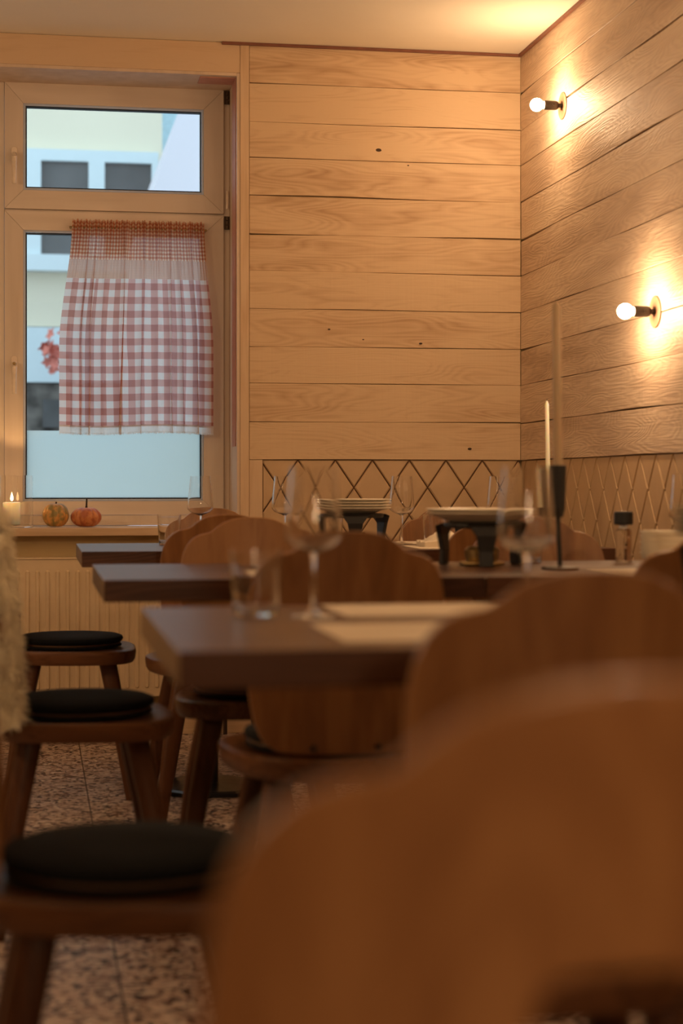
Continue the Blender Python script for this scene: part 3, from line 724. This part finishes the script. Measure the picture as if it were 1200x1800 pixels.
# ------------------------------------------------------------------ chairs
def profile():
    """backrest outline (x, z above the seat origin); clockwise points from dense sampling"""
    top = .86
    half = [(0,0),(.03,-.001),(.055,-.006),(.075,-.014),(.090,-.024),(.100,-.033),(.107,-.038),(.118,-.040),(.135,-.044),(.152,-.053),(.166,-.068),(.176,-.090),(.182,-.12),(.184,-.155),(.183,-.20),(.180,-.25),(.176,-.30),(.166,-.35),(.150,-.385),(.125,-.403),(.08,-.408),(.04,-.409),(0,-.409)]
    return [(x, top+z) for x, z in half]
def backrest_bm():
    half = profile(); full = half + [(-x, z) for x, z in half[::-1][1:-1]]
    hc = (0, .703)                                # hand hole centre
    NA = 144
    def outer(th):
        d = (math.sin(th), math.cos(th)); best = None
        for i in range(len(full)):
            (x1, y1), (x2, y2) = full[i], full[(i+1)%len(full)]
            ax, ay = x1-hc[0], y1-hc[1]; bx, by = x2-x1, y2-y1
            den = d[0]*by-d[1]*bx
            if abs(den) < 1e-12: continue
            t = (ax*by-ay*bx)/den; s_ = (ax*d[1]-ay*d[0])/den
            if t > 0 and -1e-6 <= s_ <= 1+1e-6 and (best is None or t > best): best = t
        return best
    def hole(th):
        a, b_ = .042, .026; c, s_ = abs(math.sin(th)), abs(math.cos(th)); return ((c/a)**3+(s_/b_)**3)**(-1/3)
    def bend(x, z, s_):   # concave towards the sitter, leaning back
        lean = -.180-.055*max(0, z-.45)/.41
        y = lean+.95*x*x
        return Vector((x, y+s_*.0065, z))
    bm = bmesh.new(); NR = 14
    lay = []
    for s_ in (-1, 1):
        rings = []
        for j in range(NR+1):
            t = j/NR; rw = []
            for i in range(NA):
                th = 2*math.pi*i/NA; r = hole(th)*(1-t)+outer(th)*t
                rw.append(bm.verts.new(bend(hc[0]+r*math.sin(th), hc[1]+r*math.cos(th), s_)))
            rings.append(rw)
        lay.append(rings)
        for a, b_ in zip(rings, rings[1:]):
            for i in range(NA): bm.faces.new([a[i], a[(i+1)%NA], b_[(i+1)%NA], b_[i]])
    for e_ in (0, NR):
        a, b_ = lay[0][e_], lay[1][e_]
        for i in range(NA): bm.faces.new([a[i], a[(i+1)%NA], b_[(i+1)%NA], b_[i]])
    return bm
def seat_bm():
    bm = bmesh.new(); pts = []
    # trapezoid with bowed, rounded front
    n = 64
    for k in range(n):
        th = 2*math.pi*k/n; c, s_ = math.cos(th), math.sin(th)
        ex = .62; x = math.copysign(abs(c)**ex, c); y = math.copysign(abs(s_)**ex, s_)
        w_ = .198+.016*y if y > 0 else .198+.03*y
        pts.append((x*w_, y*.20))
    top, bot = .445, .403
    rg = []
    for sc, z in ((.86, top-.004), (.955, top), (.99, top-.004), (1, top-.013), (.985, bot+.008), (.96, bot)):
        rg.append([bm.verts.new((p[0]*sc, p[1]*sc, z)) for p in pts])
    for a, b_ in zip(rg, rg[1:]):
        for k in range(n): bm.faces.new([a[k], b_[k], b_[(k+1)%n], a[(k+1)%n]])
    bm.faces.new(rg[0]); bm.faces.new(rg[-1][::-1]); return bm
def chair():
    root = empty('dining_chair', (0,0,0))
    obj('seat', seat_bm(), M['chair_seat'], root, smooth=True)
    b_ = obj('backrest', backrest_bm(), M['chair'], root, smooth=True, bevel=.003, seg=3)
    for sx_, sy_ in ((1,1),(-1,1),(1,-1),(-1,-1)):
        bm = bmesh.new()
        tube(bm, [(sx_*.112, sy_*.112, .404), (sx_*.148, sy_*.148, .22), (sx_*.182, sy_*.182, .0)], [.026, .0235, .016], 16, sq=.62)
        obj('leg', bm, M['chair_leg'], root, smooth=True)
    for sx_ in (-1, 1):
        bm = bmesh.new(); lathe(bm, [(0, 0), (.007, 0), (.006, .003), (0, .004)], 12, (0,0,0))
        bmesh.ops.rotate(bm, verts=bm.verts[:], cent=(0,0,0), matrix=Matrix.Rotation(math.radians(90), 3, 'X'))
        bmesh.ops.translate(bm, verts=bm.verts[:], vec=(sx_*.06, -.1855, .465)); obj('screw_cap', bm, M['hinge'], b_)
    return root
def cushion():
    root = empty('seat_cushion', (0,0,0))
    bm = bmesh.new(); lathe(bm, [(0,.013),(.150,.013),(.158,.017),(.161,.024),(.158,.031),(.148,.035),(.08,.037),(0,.036)], 56); obj('upper_pad', bm, M['felt'], root, smooth=True)
    bm = bmesh.new(); lathe(bm, [(0,.0085),(.152,.0085),(.1535,.0105),(.152,.0128),(0,.0128)], 56); obj('lit_seat_band', bm, M['lit_seat'], root, smooth=True)  # brown band painted in for light on the seat under the cushion
    bm = bmesh.new(); lathe(bm, [(0,0),(.150,0),(.156,.002),(.157,.005),(.152,.0083),(0,.0083)], 56); obj('cushion_shadow_disc', bm, M['felt'], root, smooth=True)  # black disc standing for the cushion's shadow on the seat
    return root
GC = 'scallop-backed wooden dining chairs'; GK = 'round black seat cushions'
PI = math.pi
chairs = [  # x, y, rz, chair label, cushion label
 (.118, 2.30, -PI/2, 'nearest left dining chair, its dark blurred seat in the lower left corner', 'big blurred black round cushion at the lower left'),
 (.100, 3.90, -PI/2, 'left dining chair draped with the cream sheepskin', 'black round cushion on the chair with the sheepskin'),
 (.110, 5.49, -PI/2, 'left dining chair standing before the radiator', 'black round cushion on the chair before the radiator'),
 (.247, .970, .0, 'huge blurred dining chair back filling the lower right foreground', 'black round cushion on the foreground chair, hidden by its back'),
 (.550, 1.915, .0, 'blurred dark chair back at right in front of the nearest table', 'black round cushion tucked under the nearest table'),
 (.555, 3.345, .0, 'blurred reddish chair back between the nearest and middle tables', 'black round cushion under the front edge of the middle table'),
 (.530, 4.205, PI, 'lit curved chair back facing the camera, behind the middle table', 'black round cushion under the back edge of the middle table'),
 (.522, 5.10, .0, 'chair with a pale edged dark back, in front of the window table', 'black round cushion under the front of the window table'),
 (.610, 5.85, PI, 'farthest left chair back, peeking behind the window table by the wine glass', 'black round cushion behind the window table'),
 (1.44, 5.85, PI, 'farthest right chair back against the lozenge tiles', 'black round cushion at the far tiled wall'),
 (1.34, 5.10, .0, 'chair back seen through the legs of the middle plate stand', 'black round cushion under the corner table'),
 (1.287, 4.205, PI, 'chair back with a light vertical sheen right of the tall candlestick', 'black round cushion under the candle table, far side'),
 (1.27, 3.33, .0, 'dark chair back at the right edge beneath the pepper mill', 'black round cushion under the candle table, near side'),
]
c0 = chair(); k0 = cushion()
placed = []
for i, (x, y, rz, lb, kl) in enumerate(chairs):
    o = c0 if i == 0 else dup(c0, (x, y, 0), rz); o.location = (x, y, 0); o.rotation_euler = (0, 0, rz + [0, .03, -.03, .05, 0, .02, -.06, .03, .0, .02, -.02, .04, 0][i]); tag(o, lb, 'chair', GC)
    k = k0 if i == 0 else dup(k0, (x, y, .4455), rz); k.location = (x, y, .4455); k.rotation_euler = (0, 0, rz); tag(k, kl, 'cushion', GK)
    placed.append(o)

# ------------------------------------------------------------------ sheepskin over the second left chair
def sheepskin():
    x0, y0 = .100, 3.90
    root = empty('sheepskin', (x0, y0, .47)); tag(root, 'shaggy cream sheepskin hanging over the left chair back', 'sheepskin')
    sh = Matrix.Translation(-Vector(root.location))
    # path over the backrest in the X-Z plane: front foot -> up -> over -> down behind
    path = []
    for k in range(26):
        z = .487+(.872-.487)*k/25; path.append((-.180-.055*max(0, z-.45)/.41+.024+.016*k/25, z))
    for k in range(1, 8):
        t_ = math.pi*k/8; path.append((-.236+.003+.035*math.cos(t_), .872+.026*math.sin(t_)))
    for k in range(22):
        z = .872-(.872-.42)*k/21; path.append((-.180-.055*max(0, z-.45)/.41-.032, z))
    bm = bmesh.new(); rows = []; nY = 30; r_ = random.Random(5)
    hw = .195
    for j, (lx, z) in enumerate(path):
        row = []
        for i in range(nY+1):
            s = -1+2*i/nY; ly = s*hw*(1-.06*abs(math.sin(j*.4)))
            fx = lx + .95*ly*ly + .006*noise.noise((ly*25, z*25, j*.1))
            zz = z - .10*max(0, abs(s)-.55)**1.5 if j < 34 else z
            # world: chair rotated -90deg: local +Y(front)->+X ; local X -> -Y
            row.append(bm.verts.new((x0+fx, y0-ly, zz)))
        rows.append(row)
    for a, b_ in zip(rows, rows[1:]):
        for i in range(nY): bm.faces.new([a[i], a[i+1], b_[i+1], b_[i]])
    for i in (0, nY):
        for j in range(25):
            k0, k1 = 33+round((25-j)*21/25), 33+round((24-j)*21/25)
            vs = [rows[j][i], rows[j+1][i], rows[k1][i]] + ([rows[k0][i]] if k0 != k1 else [])
            bm.faces.new(vs)
    bmesh.ops.recalc_face_normals(bm, faces=bm.faces[:])
    faces = [(f.calc_center_median(), f.normal.copy()) for f in bm.faces]
    # make normals face away from the chair back
    fb = bmesh.new()
    for c, n in faces:
        cxm = x0-.2
        out = 1 if (c.x > x0-.236+.95*(c.y-y0)**2 - (.0 if c.z > .8 else -.02)) else -1
        if n.x*out < 0 and abs(n.x) > .2: n = -n
        if abs(n.y) > .7: n = Vector((0, math.copysign(1, c.y-y0), 0))
        elif abs(n.x) <= .2 and n.z < 0: n = -n
        for _ in range(22 if abs(n.y) < .7 else 90):
            p = c+Vector((r_.uniform(-.004,.004)*(1 if abs(n.y) < .7 else 7), r_.uniform(-.007,.007), r_.uniform(-.009,.009)))
            cl = noise.noise_vector(p*38)
            d = (n*1.0+cl*1.1+Vector((0,0,-.45))+Vector((r_.gauss(0,.25), r_.gauss(0,.25), r_.gauss(0,.25)))).normalized()
            ln = r_.uniform(.016, .034)
            sd = d.cross(Vector((r_.gauss(0,1), r_.gauss(0,1), r_.gauss(0,1)))).normalized()*.0009
            v = [fb.verts.new(p-sd), fb.verts.new(p+sd), fb.verts.new(p+d*ln*.6+sd*.7), fb.verts.new(p+d*ln*.6-sd*.7), fb.verts.new(p+d*ln+Vector((0,0,-.004)))]
            fb.faces.new([v[0], v[1], v[2], v[3]]); fb.faces.new([v[3], v[2], v[4]])
    o = obj('hide', bm, M['fleece'], root, smooth=True); o.matrix_parent_inverse = sh
    o = obj('wool', fb, M['fleece'], root); o.matrix_parent_inverse = sh; o['kind'] = 'stuff'
sheepskin()
# ------------------------------------------------------------------ table things
TT = .7505
def wineglass():
    bm = bmesh.new()
    outer = [(0,0), (.034,0), (.0355,.0012), (.034,.0022), (.012,.0045), (.0045,.009), (.0034,.02), (.0031,.06), (.0033,.088), (.006,.094), (.030,.103), (.0405,.113), (.0410,.119), (.0385,.150), (.0345,.192), (.0325,.218)]
    inner = [(.0318,.218), (.0338,.192), (.0378,.150), (.0403,.119), (.0398,.1138), (.0294,.1038), (.0066,.0952), (0,.0948)]
    lathe(bm, outer+inner, 40); return obj('wine_glass', bm, M['glass'], smooth=True)
def tumbler(r0=.0325, r1=.0385, h=.096, th=.0013, foot=.0055):
    bm = bmesh.new()
    lathe(bm, [(0,0), (r0-.003,0), (r0-.0008,.0008), (r0,.003), (r0+.0003,.006), (r0+.0006,.012), (r1-.0005,h-.004), (r1,h), (r1-th,h), (r1-th-.0004,h-.004), (r0-.0010,.016), (r0-.0016,foot+.003), (r0-.004,foot), (0,foot-.002)], 40); return obj('water_glass', bm, M['glass'], smooth=True)
GW = 'clear angular wine glasses on the tables'
wg = wineglass(); first = True
for X, Y, lb in ((.402, 2.545, 'big blurred wine glass beside the tumbler on the nearest table'), (.702, 2.47, 'blurred wine glass in front of the tall candlestick'),
                 (.520, 5.60, 'wine glass in front of the lower right corner of the window'), (.790, 5.60, 'wine glass just right of the upright trim, before the first lozenges'),
                 (1.163, 5.55, 'wine glass between the plate stacks, its full stem visible'), (1.462, 5.46, 'wine glass left of the tiled corner, behind the blurred glass'),
                 (1.605, 4.20, 'wine glass cut off by the right edge of the picture')):
    o = wg if first else wg.copy()
    if not first: COL.objects.link(o)
    first = False; o.location = (X, Y, TT); tag(o, lb, 'wine glass', GW)
GT = 'clear water tumblers on the tables'
tg = tumbler(); first = True
for X, Y, lb in ((.322, 2.58, 'blurred water tumbler on the nearest table'), (.422, 5.61, 'small water tumbler at the corner of the window table'),
                 (1.255, 5.48, 'water tumbler behind the black plate stand'), (1.195, 4.19, 'water tumbler behind the stem of the blurred wine glass'), (.93+.02, 5.64, 'water tumbler right of the far plate stack')):
    o = tg if first else tg.copy()
    if not first: COL.objects.link(o)
    first = False; o.location = (X, Y, TT); tag(o, lb, 'tumbler', GT)
# placemats
GP = 'cream paper placemats'
bm = B(-.20, .20, -.14, .14, 0, .0008)
pm = obj('placemat', bm, M['paper']); first = True
for X, Y, sx_, lb in ((.575, 2.265, 1, 'cream placemat at the front of the nearest table'), (.640, 2.655, .95, 'cream placemat at the back of the nearest table'),
                  (.60, 3.76, .8, 'cream placemat at the front of the middle table'), (.62, 5.27, .8, 'cream placemat at the front of the window table'),
                  (1.33, 5.26, 1, 'cream placemat at the front of the corner table'), (1.33, 5.66, 1, 'cream placemat at the back of the corner table'), (1.44, 3.73, 1, 'cream placemat at the front of the candle table')):
    o = pm if first else pm.copy()
    if not first: COL.objects.link(o)
    first = False; o.location = (X, Y, TT+.0001); o.scale = (sx_, .9 if Y in (2.655,) else 1, 1); tag(o, lb, 'placemat', GP)
# plate stands (fondue burners) and plates
def stand():
    root = empty('plate_stand', (0,0,0))
    bm = bmesh.new(); lathe(bm, [(.062,.088), (.088,.088), (.092,.092), (.092,.100), (.088,.102), (.062,.102)], 40, closed=True)
    obj('ring', bm, M['black'], root, smooth=False, bevel=.001)
    for k in range(3):
        a = -PI/2-.15+k*2*PI/3; bm = bmesh.new(); c, s_ = math.cos(a), math.sin(a)
        pts = [(.080,.100),(.100,.094),(.103,.072),(.099,.035),(.101,0)]
        ws = [.045,.040,.024,.017,.017]
        prev = None
        for (r, z), w_ in zip(pts, ws):
            rw = []
            for dr in (-.006, .006):
                for dt in (-w_, w_): rw.append(bm.verts.new(((r+dr)*c-dt*s_, (r+dr)*s_+dt*c, z)))
            if prev:
                for q in ((0,1),(1,3),(3,2),(2,0)): bm.faces.new([prev[q[0]], prev[q[1]], rw[q[1]], rw[q[0]]])
            else: bm.faces.new([rw[0], rw[1], rw[3], rw[2]])
            prev = rw
        bm.faces.new([prev[0], prev[2], prev[3], prev[1]])
        obj('leg', bm, M['black'], root, bevel=.002)
    bm = bmesh.new(); lathe(bm, [(0,0),(.050,0),(.056,.004),(.054,.008),(.036,.010),(.040,.018),(.042,.036),(.034,.044),(.012,.046),(0,.046)], 32)
    obj('burner', bm, M['brass'], root, smooth=True)
    return root
st = stand(); GS = 'black iron plate stands with burners'
SP = [(.985, 5.42, 'far black iron stand under the thin plate stack, right of the blurred glass'), (1.055, 4.10, 'middle black iron stand with a brass burner under a wide plate'), (1.12, 2.64, 'near blurred black stand cut by the right edge')]
for i, (X, Y, lb) in enumerate(SP):
    o = st if i == 0 else dup(st, (X, Y, TT)); o.location = (X, Y, TT); tag(o, lb, 'stand', GS)
def plate_bm(R=.115, h=.016):
    bm = bmesh.new()
    lathe(bm, [(0,0),(R*.56,0),(R*.60,.002),(R*.70,.007),(R*.98,h-.001),(R,h+.0005),(R*.985,h+.002),(R*.70,.0105),(R*.58,.006),(0,.0055)], 56); return bm
z = TT+.1025
pl = obj('plate', plate_bm(), M['china'], smooth=True)
names = ['lowest', 'second lowest', 'second highest', 'topmost']
for k in range(4):
    o = pl if k == 0 else pl.copy()
    if k: COL.objects.link(o)
    o.location = (.985, 5.42, z+k*.0088); tag(o, names[k]+' cream plate of the far stack', 'plate', 'cream plates of the far stack')
pw = obj('plate', plate_bm(.135, .022), M['china'], smooth=True); pw.location = (1.055, 4.10, z); tag(pw, 'lower wide cream plate on the middle stand', 'plate', 'wide cream plates of the middle stack')
o = pw.copy(); COL.objects.link(o); o.location = (1.055, 4.10, z+.0085); tag(o, 'upper wide cream plate on the middle stand', 'plate', 'wide cream plates of the middle stack')
po = obj('plate', plate_bm(.125, .014), M['china2'], smooth=True)
names7 = ['lowest', 'second', 'third', 'fourth', 'fifth', 'sixth', 'topmost']
for k in range(7):
    o = po if k == 0 else po.copy()
    if k: COL.objects.link(o)
    o.location = (1.12, 2.64, z+k*.0068); tag(o, names7[k]+' blurred olive plate of the stack at the right edge'+('' if k in (0, 6) else ', counted from below'), 'plate', 'olive plates of the near stack')
# crumpled napkin + small black tin beyond the middle plate
def napkin(loc, label):
    bm = bmesh.new(); n = 26; g = []
    for j in range(n):
        row = []
        for i in range(n):
            x = (i/(n-1)-.5)*.15; y = (j/(n-1)-.5)*.12
            zz = .012+.022*abs(noise.noise((x*28, y*28, 3)))+.03*max(0, 1-(x*x+y*y)/.004)
            row.append(bm.verts.new((x, y, zz)))
        g.append(row)
    for j in range(n-1):
        for i in range(n-1): bm.faces.new([g[j][i], g[j][i+1], g[j+1][i+1], g[j+1][i]])
    ex = bmesh.ops.extrude_face_region(bm, geom=bm.faces[:]); 
    for v in [v for v in ex['geom'] if isinstance(v, bmesh.types.BMVert)]: v.co.z = max(0, v.co.z-.012)*0
    o = obj('bread_basket_cloth', bm, M['paper'], smooth=True); o.location = loc; tag(o, label, 'napkin'); o.name = 'folded_napkin'; return o
napkin((1.245, 5.30, TT+.001), 'crumpled cream napkin behind the middle plate stand')
def mill(loc, body_m, label, h=.125, r=.020):
    root = empty('pepper_mill', loc); tag(root, label, 'pepper mill')
    bm = bmesh.new(); lathe(bm, [(0,0),(r,0),(r,h*.62),(r*.7,h*.66),(0,h*.66)], 28); obj('body', bm, body_m, root, smooth=False, bevel=.001)
    bm = bmesh.new(); lathe(bm, [(0,h*.665),(r*.55,h*.665),(r*.55,h*.72),(r*.6,h*.73),(0,h*.73)], 24); obj('neck', bm, M['spacer'], root)
    bm = bmesh.new(); lathe(bm, [(0,h*.735),(r*1.15,h*.735),(r*1.2,h*.76),(r*1.2,h*.97),(r*1.1,h),(0,h)], 28); obj('cap', bm, M['black'], root, bevel=.001)
    return root
mill((1.448, 4.215, TT), M['glass'], 'clear glass pepper mill with a black cap, right of the chair backs')
mill((1.322, 5.40, TT), M['black'], 'small black-capped mill showing above the wide cream plate', h=.118, r=.019)
# cream bowls right of the mill
bm = bmesh.new(); R = .060
lathe(bm, [(0,0),(.030,0),(.034,.003),(.052,.016),(R,.034),(R-.003,.034),(.049,.018),(.030,.006),(0,.005)], 44)
bw = obj('bowl', bm, M['china'], smooth=True)
nm = ['lowest', 'second', 'third', 'fourth', 'topmost']
for k in range(5):
    o = bw if k == 0 else bw.copy()
    if k: COL.objects.link(o)
    o.location = (1.46, 3.95, TT+k*.0125); tag(o, nm[k]+' cream bowl of the stack between the pepper mill and right edge', 'bowl', 'cream bowls beside the pepper mill')
# candlesticks
def candlestick(name, loc, cup_h, stem_h, cup_r, lean, label):
    root = empty(name, loc); tag(root, label, 'candlestick', 'dark candlesticks')
    bm = bmesh.new(); lathe(bm, [(0,0),(.042,0),(.043,.003),(.040,.006),(.010,.009),(0,.009)], 32); obj('foot', bm, M['black'], root, smooth=False)
    bm = bmesh.new(); tube(bm, [(0,0,.009),(lean*.4,0,stem_h)], .0055, 12); obj('stem', bm, M['black'], root, smooth=True)
    bm = bmesh.new(); lathe(bm, [(0,stem_h),(cup_r*.6,stem_h),(cup_r*.85,stem_h+.02),(cup_r,stem_h+cup_h),(cup_r*.72,stem_h+cup_h),(cup_r*.60,stem_h+cup_h-.03),(0,stem_h+cup_h-.03)], 28, (lean*.4,0,0)); obj('cup', bm, M['black'], root, smooth=False, bevel=.001)
    return root
def taper(loc, r, h, label, lean=0):
    root = empty('taper_candle', loc); tag(root, label, 'candle', 'unlit taper candles')
    bm = bmesh.new(); tube(bm, [(0,0,0),(lean*.5,0,h*.5),(lean*.97,0,h-.012),(lean,0,h)], [r, r*.97, r*.9, r*.35], 20); obj('wax', bm, M['wax2'] if r > .009 else M['wax'], root, smooth=True)
    bm = bmesh.new(); tube(bm, [(lean,0,h),(lean+.001,0,h+.007)], .0008, 6); obj('wick', bm, M['black'], root); return root
p = at(984, 1000, 3.86)
candlestick('candlestick', (p.x, 3.86, TT), .118, .118, .019, -.012, 'black cup-shaped candlestick on the candle table')
zc = TT+.118+.118-.03
taper((p.x-.005, 3.86, zc+.0005), .0105, at(984, 530, 3.86).z-zc, 'tall blurred cream taper candle in front of the corner', -.004)
p = at(964, 900, 5.40)
candlestick('candlestick', (p.x, 5.40, TT), .035, .085, .013, 0, 'small dark candlestick on the corner table, behind the tall one')
zc = TT+.085+.035-.03
taper((p.x, 5.40, zc+.0005), .0072, at(961, 705, 5.40).z-zc, 'slim white taper candle left of the tall blurred candle', -.006)
